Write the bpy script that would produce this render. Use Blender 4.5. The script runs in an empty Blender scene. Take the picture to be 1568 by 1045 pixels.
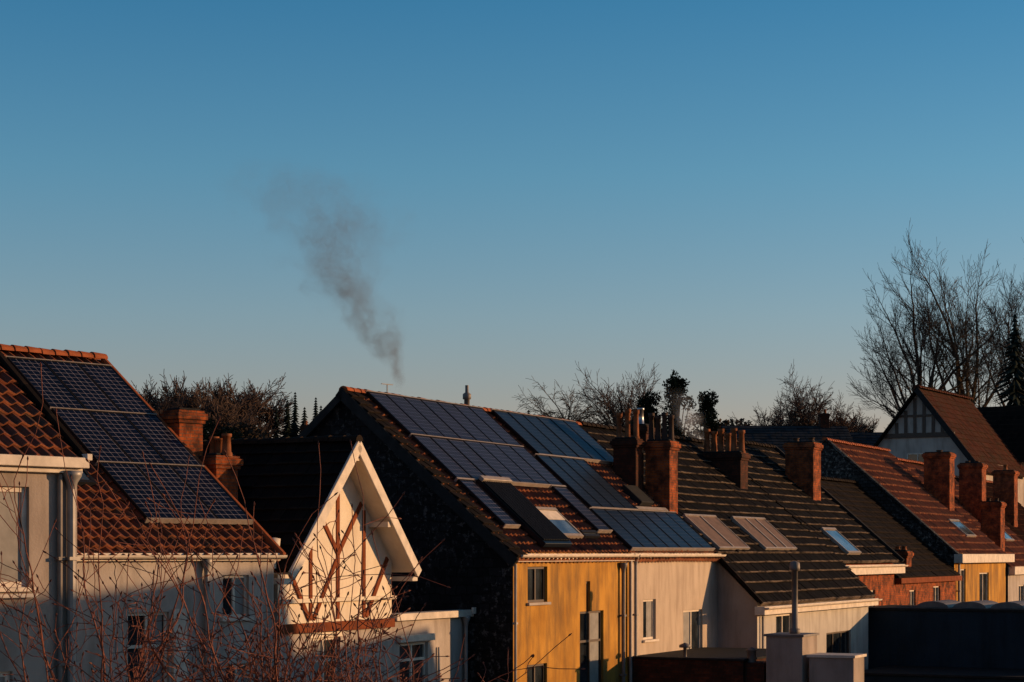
import bpy, math, random
import numpy as np
from mathutils import Vector, Matrix
sc=bpy.context.scene
rad=math.radians
GZ=-7.0
# ------------------------------------------------------------------ materials
def newmat(name):
    m=bpy.data.materials.new(name);m.use_nodes=True
    nt=m.node_tree;b=nt.nodes['Principled BSDF'];return m,nt,b
def N(nt,t,**k):
    n=nt.nodes.new(t)
    for a,v in k.items(): setattr(n,a,v)
    return n
def ramp(nt,stops,interp='LINEAR'):
    r=N(nt,'ShaderNodeValToRGB');cr=r.color_ramp;cr.interpolation=interp
    while len(cr.elements)<len(stops): cr.elements.new(0.5)
    for e,(p,c) in zip(cr.elements,stops):
        e.position=p;e.color=(c[0],c[1],c[2],1)
    return r
def mul(c,f): return tuple(min(1,x*f) for x in c)
def noise(nt,scale,detail=4,coord='Object',rough=.55,vec=None):
    n=N(nt,'ShaderNodeTexNoise');n.inputs['Scale'].default_value=scale;n.inputs['Detail'].default_value=detail
    n.inputs['Roughness'].default_value=rough
    if vec is None:
        tc=N(nt,'ShaderNodeTexCoord');vec=tc.outputs[coord]
    nt.links.new(vec,n.inputs['Vector']);return n
def bump(nt,b,h,strength=.3,dist=.02):
    bp=N(nt,'ShaderNodeBump');bp.inputs['Strength'].default_value=strength;bp.inputs['Distance'].default_value=dist
    nt.links.new(h,bp.inputs['Height']);nt.links.new(bp.outputs[0],b.inputs['Normal'])
def mix(nt,fac,a,c,mode='MIX'):
    m=N(nt,'ShaderNodeMix',data_type='RGBA',blend_type=mode)
    for s,v in ((m.inputs[0],fac),(m.inputs[6],a),(m.inputs[7],c)):
        if hasattr(v,'links'): nt.links.new(v,s)
        elif isinstance(v,(int,float)): s.default_value=v
        else: s.default_value=(v[0],v[1],v[2],1)
    return m.outputs[2]
def stucco(name,c1,c2,stain=(.25,.22,.2),amt=.5,rough=.9,lo=.46,hi=.68):
    m,nt,b=newmat(name)
    n1=noise(nt,.8,6);r1=ramp(nt,[(.35,c1),(.65,c2)]);nt.links.new(n1.outputs[0],r1.inputs[0])
    tc=N(nt,'ShaderNodeTexCoord');mp=N(nt,'ShaderNodeMapping');mp.inputs['Scale'].default_value=(2.2,2.2,.4)
    nt.links.new(tc.outputs['Object'],mp.inputs[0])
    n2=noise(nt,1.0,7,vec=mp.outputs[0],rough=.65);r2=ramp(nt,[(lo,(0,0,0)),(hi,(amt,amt,amt))]);nt.links.new(n2.outputs[0],r2.inputs[0])
    col=mix(nt,r2.outputs[0],r1.outputs[0],stain)
    nt.links.new(col,b.inputs['Base Color']);b.inputs['Roughness'].default_value=rough;b.inputs['Specular IOR Level'].default_value=.15
    n3=noise(nt,22,5);bump(nt,b,n3.outputs[0],.4,.015);return m
def plain(name,c,rough=.5,metal=0,var=.25,scale=4,spec=.4):
    m,nt,b=newmat(name)
    n1=noise(nt,scale,5);r1=ramp(nt,[(.3,mul(c,1-var)),(.7,mul(c,1+var))]);nt.links.new(n1.outputs[0],r1.inputs[0])
    nt.links.new(r1.outputs[0],b.inputs['Base Color']);b.inputs['Roughness'].default_value=rough;b.inputs['Metallic'].default_value=metal
    b.inputs['Specular IOR Level'].default_value=spec
    return m
def tilemat(name,cols,rough=.6,moss=(.04,.035,.022),mossamt=.5,spec=.25,edge=None,ew=.16):
    m,nt,b=newmat(name)
    uv=N(nt,'ShaderNodeUVMap');fl=N(nt,'ShaderNodeVectorMath',operation='FLOOR');nt.links.new(uv.outputs[0],fl.inputs[0])
    wn=N(nt,'ShaderNodeTexWhiteNoise',noise_dimensions='2D');nt.links.new(fl.outputs[0],wn.inputs['Vector'])
    k=len(cols);r=ramp(nt,[(i/(k-1),c) for i,c in enumerate(cols)]);nt.links.new(wn.outputs[0],r.inputs[0])
    n=noise(nt,1.6,8,rough=.7);r2=ramp(nt,[(.45,(0,0,0)),(.68,(mossamt,)*3)]);nt.links.new(n.outputs[0],r2.inputs[0])
    col=mix(nt,r2.outputs[0],r.outputs[0],moss)
    if edge:   # sunlight caught on each course's lower lip, put into the colour
        fr=N(nt,'ShaderNodeVectorMath',operation='FRACTION');nt.links.new(uv.outputs[0],fr.inputs[0])
        sp=N(nt,'ShaderNodeSeparateXYZ');nt.links.new(fr.outputs[0],sp.inputs[0])
        lt=N(nt,'ShaderNodeMath',operation='LESS_THAN');nt.links.new(sp.outputs[1],lt.inputs[0]);lt.inputs[1].default_value=ew
        n5=noise(nt,1.3,6,rough=.7);r5=ramp(nt,[(.38,(.05,)*3),(.6,(1,1,1))]);nt.links.new(n5.outputs[0],r5.inputs[0])
        f=N(nt,'ShaderNodeMath',operation='MULTIPLY');nt.links.new(lt.outputs[0],f.inputs[0]);nt.links.new(r5.outputs[0],f.inputs[1])
        col=mix(nt,f.outputs[0],col,edge)
    nt.links.new(col,b.inputs['Base Color']);b.inputs['Roughness'].default_value=rough
    b.inputs['Specular IOR Level'].default_value=spec
    n3=noise(nt,60,3);bump(nt,b,n3.outputs[0],.2,.005)
    return m
def planar(nt):
    tc=N(nt,'ShaderNodeTexCoord');sp=N(nt,'ShaderNodeSeparateXYZ');nt.links.new(tc.outputs['Object'],sp.inputs[0])
    ad=N(nt,'ShaderNodeMath',operation='ADD');nt.links.new(sp.outputs[0],ad.inputs[0]);nt.links.new(sp.outputs[1],ad.inputs[1])
    cb=N(nt,'ShaderNodeCombineXYZ');nt.links.new(ad.outputs[0],cb.inputs[0]);nt.links.new(sp.outputs[2],cb.inputs[1]);return cb
def brickmat(name,c1,c2,mortar,soot=.4):
    m,nt,b=newmat(name);cb=planar(nt)
    bt=N(nt,'ShaderNodeTexBrick');nt.links.new(cb.outputs[0],bt.inputs['Vector'])
    bt.inputs['Scale'].default_value=1;bt.inputs['Brick Width'].default_value=.22;bt.inputs['Row Height'].default_value=.075
    bt.inputs['Mortar Size'].default_value=.007;bt.inputs['Color1'].default_value=(*c1,1);bt.inputs['Color2'].default_value=(*c2,1);bt.inputs['Mortar'].default_value=(*mortar,1)
    n=noise(nt,2.6,7,rough=.75);r2=ramp(nt,[(.38,(0,0,0)),(.6,(soot,)*3)]);nt.links.new(n.outputs[0],r2.inputs[0])
    col=mix(nt,r2.outputs[0],bt.outputs[0],(.022,.014,.011));nt.links.new(col,b.inputs['Base Color'])
    b.inputs['Roughness'].default_value=.9;b.inputs['Specular IOR Level'].default_value=.1;bump(nt,b,bt.outputs['Fac'],-.5,.01);return m
def slatemat(name,base,hi,w=.3,h=.22,amt=1.):
    m,nt,b=newmat(name);cb=planar(nt)
    nz=noise(nt,1.5,3);ds=N(nt,'ShaderNodeVectorMath',operation='SCALE');nt.links.new(nz.outputs[1],ds.inputs[0]);ds.inputs['Scale'].default_value=.25
    av=N(nt,'ShaderNodeVectorMath',operation='ADD');nt.links.new(cb.outputs[0],av.inputs[0]);nt.links.new(ds.outputs[0],av.inputs[1])
    bt=N(nt,'ShaderNodeTexBrick');nt.links.new(av.outputs[0],bt.inputs['Vector']);bt.inputs['Scale'].default_value=1
    bt.inputs['Brick Width'].default_value=w;bt.inputs['Row Height'].default_value=h;bt.inputs['Mortar Size'].default_value=.015
    bt.inputs['Color1'].default_value=(*base,1);bt.inputs['Color2'].default_value=(*mul(base,2.4),1);bt.inputs['Mortar'].default_value=(.003,.003,.003,1)
    n=noise(nt,6,8,rough=.75);r2=ramp(nt,[(.53,(0,0,0)),(.6,(1,1,1))]);nt.links.new(n.outputs[0],r2.inputs[0])
    n4=noise(nt,.7,3);r4=ramp(nt,[(.42,(.1,.1,.1)),(.58,(amt,)*3)]);nt.links.new(n4.outputs[0],r4.inputs[0])
    f=N(nt,'ShaderNodeMath',operation='MULTIPLY');nt.links.new(r2.outputs[0],f.inputs[0]);nt.links.new(r4.outputs[0],f.inputs[1])
    col=mix(nt,f.outputs[0],bt.outputs[0],hi);nt.links.new(col,b.inputs['Base Color'])
    b.inputs['Roughness'].default_value=.8;b.inputs['Specular IOR Level'].default_value=.12;bump(nt,b,bt.outputs['Fac'],-.8,.03);return m
def pvmat(name,cell,line,lw=.06,rough=.18,pitch=(.157,.157),spec=.35):
    m,nt,b=newmat(name)
    uv=N(nt,'ShaderNodeUVMap');sp=N(nt,'ShaderNodeSeparateXYZ');nt.links.new(uv.outputs[0],sp.inputs[0])
    outs=[]
    for i in range(2):
        d=N(nt,'ShaderNodeMath',operation='DIVIDE');nt.links.new(sp.outputs[i],d.inputs[0]);d.inputs[1].default_value=pitch[i]
        fr=N(nt,'ShaderNodeMath',operation='FRACT');nt.links.new(d.outputs[0],fr.inputs[0])
        lt=N(nt,'ShaderNodeMath',operation='LESS_THAN');nt.links.new(fr.outputs[0],lt.inputs[0]);lt.inputs[1].default_value=lw*(1.6 if i==0 else 1.9)
        outs.append(lt)
    mx=N(nt,'ShaderNodeMath',operation='MAXIMUM');nt.links.new(outs[0].outputs[0],mx.inputs[0]);nt.links.new(outs[1].outputs[0],mx.inputs[1])
    mn=N(nt,'ShaderNodeMath',operation='MINIMUM');nt.links.new(outs[0].outputs[0],mn.inputs[0]);nt.links.new(outs[1].outputs[0],mn.inputs[1])
    n=noise(nt,.8,3);r=ramp(nt,[(.35,mul(cell,.7)),(.65,mul(cell,1.3))]);nt.links.new(n.outputs[0],r.inputs[0])
    col=mix(nt,mx.outputs[0],r.outputs[0],line);col=mix(nt,mn.outputs[0],col,mul(line,2.6));nt.links.new(col,b.inputs['Base Color'])
    b.inputs['Roughness'].default_value=rough;b.inputs['Specular IOR Level'].default_value=spec;return m
def glassmat(name,c=(.02,.025,.03),rough=.06):
    m,nt,b=newmat(name)
    n=noise(nt,1.3,2);r=ramp(nt,[(.4,mul(c,.5)),(.65,mul(c,1.6))]);nt.links.new(n.outputs[0],r.inputs[0]);nt.links.new(r.outputs[0],b.inputs['Base Color'])
    b.inputs['Roughness'].default_value=rough;b.inputs['Specular IOR Level'].default_value=.7
    n2=noise(nt,.9,1);bump(nt,b,n2.outputs[0],.12,.03);return m

RED=tilemat('red_clay_tile',[(.05,.016,.01),(.16,.042,.018),(.09,.025,.013),(.22,.064,.026)],mossamt=.8,edge=(.32,.11,.045),ew=.12)
RED2=tilemat('orange_clay_tile',[(.1,.028,.015),(.21,.058,.025),(.15,.04,.019)],mossamt=.6,edge=(.36,.13,.055),ew=.14)
BLK=tilemat('black_glazed_tile',[(.003,.003,.004),(.008,.007,.008),(.005,.005,.005)],rough=.9,moss=(.01,.008,.006),mossamt=.3,spec=.04,edge=(.17,.125,.09),ew=.13)
BRN=tilemat('dark_brown_tile',[(.006,.005,.005),(.014,.01,.009),(.009,.007,.006)],rough=.9,mossamt=.4,spec=.05,moss=(.012,.009,.007),edge=(.026,.018,.013))
DSL=tilemat('haze_tinted_slate_tile',[(.018,.021,.026),(.034,.038,.045)],rough=.9,mossamt=.4,spec=.1)  # distance haze put into a lighter, bluer roof colour
DRED=tilemat('weathered_red_tile',[(.035,.012,.008),(.065,.02,.012)],rough=.9,mossamt=.6,spec=.05)
RIDGE=plain('ridge_clay',(.26,.07,.025),.8,spec=.15)
WH=stucco('white_render',(.39,.35,.31),(.48,.44,.39),(.2,.17,.14),.6)
WHB=stucco('offwhite_render',(.35,.3,.27),(.44,.385,.345),(.17,.135,.11),.6)
CREAM=stucco('timber_infill_plaster',(.64,.55,.44),(.74,.64,.51),(.4,.3,.2),.3)
YEL=stucco('ochre_render',(.35,.165,.028),(.54,.275,.05),(.15,.085,.035),.8,lo=.44,hi=.66)
PINK=stucco('pale_render',(.43,.345,.27),(.5,.405,.32),(.25,.185,.14),.6)
GREYW=stucco('grey_render',(.28,.23,.2),(.36,.3,.26),(.15,.12,.1),.6)
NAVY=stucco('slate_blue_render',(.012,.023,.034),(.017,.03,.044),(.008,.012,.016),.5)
TRIM=plain('white_paint',(.58,.5,.42),.6,var=.18,spec=.2)
PIPE=plain('zinc_pipe',(.25,.23,.22),.5,.3,var=.2)
DPIPE=plain('grey_pipe',(.15,.13,.12),.6,.1)
BEAM=plain('brown_timber',(.18,.047,.017),.85,var=.3,spec=.1)
DKF=plain('dark_window_frame',(.05,.025,.015),.5)
BRICK=brickmat('orange_brick',(.44,.1,.022),(.28,.06,.018),(.14,.09,.065),.85)
DBRICK=brickmat('dark_brick',(.11,.032,.015),(.055,.018,.011),(.04,.03,.027),.85)
SLATE=slatemat('slate_cladding',(.005,.005,.006),(.075,.07,.07))
STONE=slatemat('rubble_stone',(.018,.017,.017),(.2,.18,.16),.24,.15)
PV=pvmat('solar_cells',(.0025,.004,.012),(.14,.13,.155),.045,.3,spec=.08)
PV2=pvmat('solar_cells_teal',(.004,.009,.02),(.065,.075,.095),.035,.35,spec=.1)
FRAME=plain('panel_aluminium',(.3,.25,.21),.5,.2,var=.2)
BFRAME=plain('black_frame',(.01,.01,.012),.6,spec=.15)
TUBE=plain('collector_glass',(.003,.007,.011),.35,spec=.2)
GLASS=glassmat('window_glass')
SKYG=glassmat('roof_window_glass',(.07,.1,.13),.1)
BLIND=plain('brown_blind',(.11,.068,.054),.8,var=.3)
CURT=plain('curtain',(.22,.21,.2),.8,var=.2)
CLAYPOT=plain('clay_pot',(.2,.07,.03),.8,var=.5,spec=.1)
DPOT=plain('dark_pot',(.05,.03,.022),.7,spec=.15)
STEEL=plain('stainless_flue',(.35,.35,.36),.35,.8,var=.2)
BARK=plain('bark',(.06,.042,.032),.9,var=.4,scale=1,spec=.1)
BARKW=plain('pale_bark',(.12,.085,.055),.9,var=.4,scale=1,spec=.1)
TWIG=plain('red_twig',(.13,.04,.024),.7,var=.4,scale=10,spec=.2)
DTREE=plain('distant_twigs',(.08,.054,.044),.9,var=.4,scale=1,spec=.1)
LEAF=plain('evergreen_leaf',(.016,.021,.009),.9,var=.6,scale=1,spec=.1)
LEAF2=plain('conifer_needles',(.012,.02,.016),.9,var=.5,scale=1,spec=.1)
LEAD=plain('roof_felt',(.02,.02,.021),.85,spec=.1)

# ------------------------------------------------------------------ mesh helpers
def mesh(name,V,Fc,mat,parent=None,uvs=None,smooth=False):
    me=bpy.data.meshes.new(name);me.from_pydata([tuple(v) for v in V],[],Fc)
    if uvs is not None:
        ul=me.uv_layers.new(name='UVMap')
        li=np.zeros(len(me.loops),dtype=np.int32);me.loops.foreach_get('vertex_index',li)
        ul.data.foreach_set('uv',np.asarray(uvs,dtype=np.float32)[li].ravel())
    if mat: me.materials.append(mat)
    if smooth: me.polygons.foreach_set('use_smooth',[True]*len(me.polygons))
    me.update()
    o=bpy.data.objects.new(name,me);sc.collection.objects.link(o)
    if parent: o.parent=parent
    return o
def empty(name,az,x,y,z=0):
    e=bpy.data.objects.new(name,None);sc.collection.objects.link(e)
    e.location=(x,y,z);e.rotation_euler=(0,0,rad(90-az));e.empty_display_size=.5;return e
BF=[(0,3,2,1),(4,5,6,7),(0,1,5,4),(1,2,6,5),(2,3,7,6),(3,0,4,7)]
def boxv(x0,x1,y0,y1,z0,z1):
    return [(x0,y0,z0),(x1,y0,z0),(x1,y1,z0),(x0,y1,z0),(x0,y0,z1),(x1,y0,z1),(x1,y1,z1),(x0,y1,z1)]
def bev(o,w=.01,seg=1):
    md=o.modifiers.new('bevel','BEVEL');md.width=w;md.segments=seg;md.limit_method='ANGLE';return o
def box(name,p,x0,x1,y0,y1,z0,z1,mat,b=.008):
    o=mesh(name,boxv(x0,x1,y0,y1,z0,z1),BF,mat,p)
    if b: bev(o,b)
    return o
def boxes(name,p,L,mat,b=0):
    V=[];Fc=[]
    for a in L:
        k=len(V);V+=boxv(*a);Fc+=[tuple(i+k for i in f) for f in BF]
    o=mesh(name,V,Fc,mat,p)
    if b: bev(o,b)
    return o
def sv(z0,p,u,v,h):
    L=math.sqrt(1+p*p);return (u,v-p/L*h,z0+p*v+h/L)
def slab(name,par,u0,u1,v0,v1,h0,h1,z0,p,mat,b=0,uv=False):
    V=[sv(z0,p,u0,v0,h0),sv(z0,p,u1,v0,h0),sv(z0,p,u1,v1,h0),sv(z0,p,u0,v1,h0),
       sv(z0,p,u0,v0,h1),sv(z0,p,u1,v0,h1),sv(z0,p,u1,v1,h1),sv(z0,p,u0,v1,h1)]
    L=math.sqrt(1+p*p);S=(v1-v0)*L
    o=mesh(name,V,BF,mat,par,uvs=[(0,0),(u1-u0,0),(u1-u0,S),(0,S)]*2)
    if b: bev(o,b)
    return o
def tiles(name,par,u0,u1,v0,v1,z0,p,mat,prof='S',cw=.24,ch=.31,seed=1):
    rng=np.random.RandomState(seed);L=math.sqrt(1+p*p);S=(v1-v0)*L
    rows=max(1,round(S/ch));ch2=S/rows;cols=max(1,round((u1-u0)/cw));cw2=(u1-u0)/cols
    if prof=='S':
        fr=np.arange(7)/7;hp=.03*np.sin(2*np.pi*fr)+.01*np.sin(4*np.pi*fr)
    else:
        fr=np.array([0.,.04,.5,.96]);hp=np.array([-.012,.004,.006,.004])
    us=np.concatenate([(i+fr)*cw2 for i in range(cols)]+[[cols*cw2]])+u0
    hs=np.concatenate([hp]*cols+[[hp[0]]])
    nc=len(us);cid=np.minimum(((us-u0)/cw2+1e-4).astype(int),cols-1)
    V=[];UV=[]
    ph=rng.uniform(0,6.28,3)
    def addrow(s,h,jit,vv):
        v=v0+s/L
        sag=-.03*np.abs(np.sin(us*.45+ph[0])*math.sin(v*.6+ph[1]))
        hh=h+hs+jit[cid]+sag
        V.append(np.stack([us,v-p/L*hh,z0+p*v+hh/L],1));UV.append(np.stack([(us-u0)/cw2,np.full(nc,vv)],1))
    for r in range(rows):
        jit=rng.normal(0,.007,cols)
        if r==0: addrow(0,-.05,jit*0,.01)
        addrow(r*ch2,.058+rng.normal(0,.004),jit,r+.02);addrow((r+1)*ch2,.01,jit,r+.98)
    V=np.concatenate(V);UV=np.concatenate(UV);nr=len(V)//nc
    Fc=[]
    for r in range(nr-1):
        a=r*nc
        for c in range(nc-1): Fc.append((a+c,a+c+1,a+nc+c+1,a+nc+c))
    return mesh(name,V.tolist(),Fc,mat,par,uvs=UV)
def ridge(name,par,u0,u1,v,z,mat,r=.13,step=.36,axis='x'):
    V=[];Fc=[];n=max(1,round((u1-u0)/step));st=(u1-u0)/n;K=7;R=random.Random(int(u0*10)+n)
    for i in range(n):
        dz=R.uniform(-.012,.012)
        for e,rr in ((0,r*1.12),(1,r*.95)):
            for k in range(K):
                a=math.pi*k/(K-1);U=u0+(i+e*1.04)*st
                q=(v+rr*math.cos(a)*1.1,z-.04+dz+rr*math.sin(a))
                V.append((U,q[0],q[1]) if axis=='x' else (q[0],U,q[1]))
        b=i*2*K
        for k in range(K-1): Fc.append((b+k,b+k+1,b+K+k+1,b+K+k))
        Fc.append(tuple(b+k for k in range(K)))
    return mesh(name,V,Fc,mat,par)
def cyl(name,par,x,y,z0,z1,r0,r1,mat,n=12,cap=True):
    V=[];Fc=[]
    for z,r in ((z0,r0),(z1,r1)):
        for i in range(n):
            a=2*math.pi*i/n;V.append((x+r*math.cos(a),y+r*math.sin(a),z))
    for i in range(n): Fc.append((i,(i+1)%n,n+(i+1)%n,n+i))
    if cap: Fc.append(tuple(range(n,2*n)))
    return mesh(name,V,Fc,mat,par)
def lathe(name,par,x,y,prof,mat,n=14):
    V=[];Fc=[]
    for z,r in prof:
        for i in range(n):
            a=2*math.pi*i/n;V.append((x+r*math.cos(a),y+r*math.sin(a),z))
    for j in range(len(prof)-1):
        for i in range(n): Fc.append((j*n+i,j*n+(i+1)%n,(j+1)*n+(i+1)%n,(j+1)*n+i))
    return mesh(name,V,Fc,mat,par,smooth=True)
def wall(name,par,x0,x1,z0,z1,y,mat,holes=(),depth=.14):
    xs=sorted(set([x0,x1]+[h[0] for h in holes]+[h[1] for h in holes]));zs=sorted(set([z0,z1]+[h[2] for h in holes]+[h[3] for h in holes]))
    V=[];Fc=[]
    def q(a,b,c,d):
        k=len(V);V.extend([a,b,c,d]);Fc.append((k,k+1,k+2,k+3))
    for i in range(len(xs)-1):
        for j in range(len(zs)-1):
            cx=(xs[i]+xs[i+1])/2;cz=(zs[j]+zs[j+1])/2
            if any(h[0]<cx<h[1] and h[2]<cz<h[3] for h in holes): continue
            q((xs[i],y,zs[j]),(xs[i+1],y,zs[j]),(xs[i+1],y,zs[j+1]),(xs[i],y,zs[j+1]))
    for a,b,c,d in holes:
        y2=y+depth
        q((a,y,c),(a,y,d),(a,y2,d),(a,y2,c));q((b,y,c),(b,y2,c),(b,y2,d),(b,y,d))
        q((a,y,d),(b,y,d),(b,y2,d),(a,y2,d));q((a,y,c),(a,y2,c),(b,y2,c),(b,y,c))
    return mesh(name,V,Fc,mat,par)
def window(name,par,h,y,fmat,mull=1,trans=None,sill=True,curtain=None,depth=.1,fw=.06,lintel=None):
    a,b,c,d=h;y0=y+depth-.03;y1=y+depth+.03
    L=[(a,b,y0,y1,c,c+fw),(a,b,y0,y1,d-fw,d),(a,a+fw,y0,y1,c+fw,d-fw),(b-fw,b,y0,y1,c+fw,d-fw)]
    for i in range(mull):
        x=a+(b-a)*(i+1)/(mull+1);L.append((x-fw*.5,x+fw*.5,y0-.003,y1,c+fw,d-fw))
    if trans:
        z=c+(d-c)*trans;L.append((a+fw,b-fw,y0-.006,y1,z-fw*.5,z+fw*.5))
    boxes(name+'_frame',par,L,fmat)
    mesh(name+'_glass',[(a,y1-.02,c),(b,y1-.02,c),(b,y1-.02,d),(a,y1-.02,d)],[(0,1,2,3)],GLASS,par)
    if curtain:
        for i,(p,q) in enumerate(curtain):
            box(name+'_curtain_%d'%i,par,a+(b-a)*p,a+(b-a)*q,y1-.028,y1-.022,c+fw,d-fw,CURT,0)
    if sill: box(name+'_sill',par,a-.07,b+.07,y-.08,y+.04,c-.07,c-.002,TRIM if fmat!=DKF else WHB)
    if lintel: box(name+'_lintel',par,a-.1,b+.1,y-.03,y+.02,d+.002,d+.14,lintel)
def shell(par,x0,x1,y0,y1,ye,zr,zef,zeb,mat,smat=None,zb=GZ):
    for nm,x in (('gable_wall_near',x0),('gable_wall_far',x1)):
        mesh(nm,[(x,y0,zb),(x,y1,zb),(x,y1,zeb),(x,ye,zr),(x,y0,zef)],[(0,1,2,3,4)],smat or mat,par)
    mesh('back_wall',[(x0,y1,zb),(x1,y1,zb),(x1,y1,zeb),(x0,y1,zeb)],[(0,1,2,3)],mat,par)
def pipe(name,par,x,y,z0,z1,mat=PIPE,r=.05,hopper=True):
    cyl(name,par,x,y,z0,z1,r,r,mat,10)
    boxes(name+'_brackets',par,[(x-r*1.4,x+r*1.4,y-r*1.3,y+r*1.6,z,z+.05) for z in np.arange(z0+.5,z1-.2,1.6)],mat)
    if hopper: lathe(name+'_hopper',par,x,y,[(z1-.02,r),(z1+.08,r*1.3),(z1+.18,r*2.2),(z1+.26,r*2.3),(z1+.26,r*1.9)],mat)
def gutter(name,par,x0,x1,y,z,mat=TRIM,r=.07):
    V=[];Fc=[];K=7
    for x in (x0,x1):
        for k in range(K):
            a=math.pi+math.pi*k/(K-1);V.append((x,y+r*math.cos(a),z+r*math.sin(a)))
    for k in range(K-1): Fc.append((k,k+1,K+k+1,K+k))
    Fc+= [tuple(range(K)),tuple(range(K,2*K))]
    return mesh(name,V,Fc,mat,par)
def chimney(par,tag,x0,x1,y0,y1,z0,z1,pots,mat=BRICK,pot=CLAYPOT,pr=.11,ph=.5,lead=True):
    L=[(x0,x1,y0,y1,z0,z1-.28),(x0-.04,x1+.04,y0-.04,y1+.04,z1-.28,z1-.2),(x0-.08,x1+.08,y0-.08,y1+.08,z1-.2,z1-.06),(x0-.03,x1+.03,y0-.03,y1+.03,z1-.06,z1)]
    boxes('chimney_stack_'+tag,par,L,mat,.012)
    R=random.Random(len(pots)+int(x0*7))
    for i,(px_,h) in enumerate(pots):
        yy=y0+(y1-y0)*px_;xx=(x0+x1)/2+R.uniform(-.1,.1);H=ph*h
        lathe('chimney_pot_%s_%d'%(tag,i),par,xx,yy,[(z1-.02,pr*1.25),(z1+.06,pr*1.2),(z1+.08,pr),(z1+H*.85,pr*.82),(z1+H*.87,pr*1.1),(z1+H,pr*1.1),(z1+H,pr*.7),(z1+H*.6,pr*.6)],pot,10)
    box('mortar_flaunching_'+tag,par,x0+.03,x1-.03,y0+.03,y1-.03,z1,z1+.05,LEAD,.02)
def pvarray(par,tag,u0,u1,v0,v1,z0,p,cols,rows,mat=PV,h=.11):
    L=math.sqrt(1+p*p);du=(u1-u0)/cols;dv=(v1-v0)/rows;k=0;R=random.Random(cols*7+rows)
    for i in range(cols):
        for j in range(rows):
            a=u0+i*du+.012;b=u0+(i+1)*du-.012;c=v0+j*dv+.012;d=v0+(j+1)*dv-.012;hh=h+R.uniform(-.006,.006)
            slab('solar_panel_%s_%d'%(tag,k),par,a+.02,b-.02,c+.02,d-.02,hh,hh+.034,z0,p,mat)
            V=[];Fc=[]
            for q in ((a,b,c,c+.02),(a,b,d-.02,d),(a,a+.02,c+.02,d-.02),(b-.02,b,c+.02,d-.02)):
                s=len(V);V+=[sv(z0,p,q[0],q[2],h-.02),sv(z0,p,q[1],q[2],h-.02),sv(z0,p,q[1],q[3],h-.02),sv(z0,p,q[0],q[3],h-.02),
                   sv(z0,p,q[0],q[2],h+.045),sv(z0,p,q[1],q[2],h+.045),sv(z0,p,q[1],q[3],h+.045),sv(z0,p,q[0],q[3],h+.045)]
                Fc+=[tuple(t+s for t in f) for f in BF]
            mesh('panel_frame_%s_%d'%(tag,k),V,Fc,BFRAME,par);k+=1
    for j in range(rows+1):
        v=v0+j*dv
        slab('panel_rail_%s_%d'%(tag,j),par,u0-.03,u1+.03,v-.01,v+.01,.05,h+.052,z0,p,FRAME)
def skylight(par,tag,u0,u1,v0,v1,z0,p,mat=SKYG,fm=BFRAME,h=.1,fw=.07):
    slab('roof_window_frame_bottom_'+tag,par,u0,u1,v0,v0+fw,0,h,z0,p,fm);slab('roof_window_frame_top_'+tag,par,u0,u1,v1-fw,v1,0,h+.02,z0,p,fm)
    slab('roof_window_frame_left_'+tag,par,u0,u0+fw,v0+fw,v1-fw,0,h,z0,p,fm);slab('roof_window_frame_right_'+tag,par,u1-fw,u1,v0+fw,v1-fw,0,h,z0,p,fm)
    slab('roof_window_pane_'+tag,par,u0+fw,u1-fw,v0+fw,v1-fw,0,h-.02,z0,p,mat)
def bar(name,par,p0,p1,w,y0,y1,mat):
    dx,dz=p1[0]-p0[0],p1[1]-p0[1];l=math.hypot(dx,dz);nx,nz=-dz/l*w/2,dx/l*w/2
    q=[(p0[0]-nx,p0[1]-nz),(p1[0]-nx,p1[1]-nz),(p1[0]+nx,p1[1]+nz),(p0[0]+nx,p0[1]+nz)]
    V=[(a,y0,b) for a,b in q]+[(a,y1,b) for a,b in q]
    return mesh(name,V,[(0,1,2,3),(4,7,6,5),(0,4,5,1),(1,5,6,2),(2,6,7,3),(3,7,4,0)],mat,par)
def backroof(par,u0,u1,vr,zr,vb,zb,mat,name='roof_back_slope'):
    mesh(name,[(u0,vr,zr),(u1,vr,zr),(u1,vb,zb),(u0,vb,zb)],[(0,1,2,3)],mat,par,uvs=[(0,0),(20,0),(20,18),(0,18)])

# ------------------------------------------------------------------ house: large end-terrace with slate gable (ochre)
P=.873
h=empty('ochre_row_house',26,.016,47)
holes=[(.83,1.97,-1.2,-.32),(.8,1.95,-4.2,-2.72),(4.36,4.62,-1.5,-.72),(3.96,5.5,-4.3,-1.5)]
wall('facade',h,0,7.3,GZ,0.02,0,YEL,holes)
window('upper_window',h,holes[0],0,DKF,1);window('lower_window',h,holes[1],0,DKF,1)
window('slit_window',h,holes[2],0,DKF,0,sill=False);window('stair_window',h,holes[3],0,DKF,1,.72,sill=False,curtain=[(.55,.93)])
shell(h,0,7.296,0,9.3,4.64,4.0,-.03,-.03,YEL,SLATE)
mesh('roof_underlay',[sv(0,P,-.1,-.15,-.06),sv(0,P,7.3,-.15,-.06),sv(0,P,7.3,4.66,-.06),sv(0,P,-.1,4.66,-.06)],[(0,1,2,3)],LEAD,h)
tiles('roof_tiles',h,-.12,7.3,-.18,4.64,0,P,RED,seed=3)
backroof(h,-.12,7.3,4.64,4.06,9.5,-.1,BRN)
ridge('ridge_tiles',h,-.14,7.3,4.64,4.1,RIDGE,.11)
slab('verge_board',h,-.2,-.121,-.2,4.7,-.2,.06,0,P,LEAD)
tiles('verge_tiles',h,-.18,.42,-.2,4.6,.07,P,BRN,'flat',.28,.3,seed=4)
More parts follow.
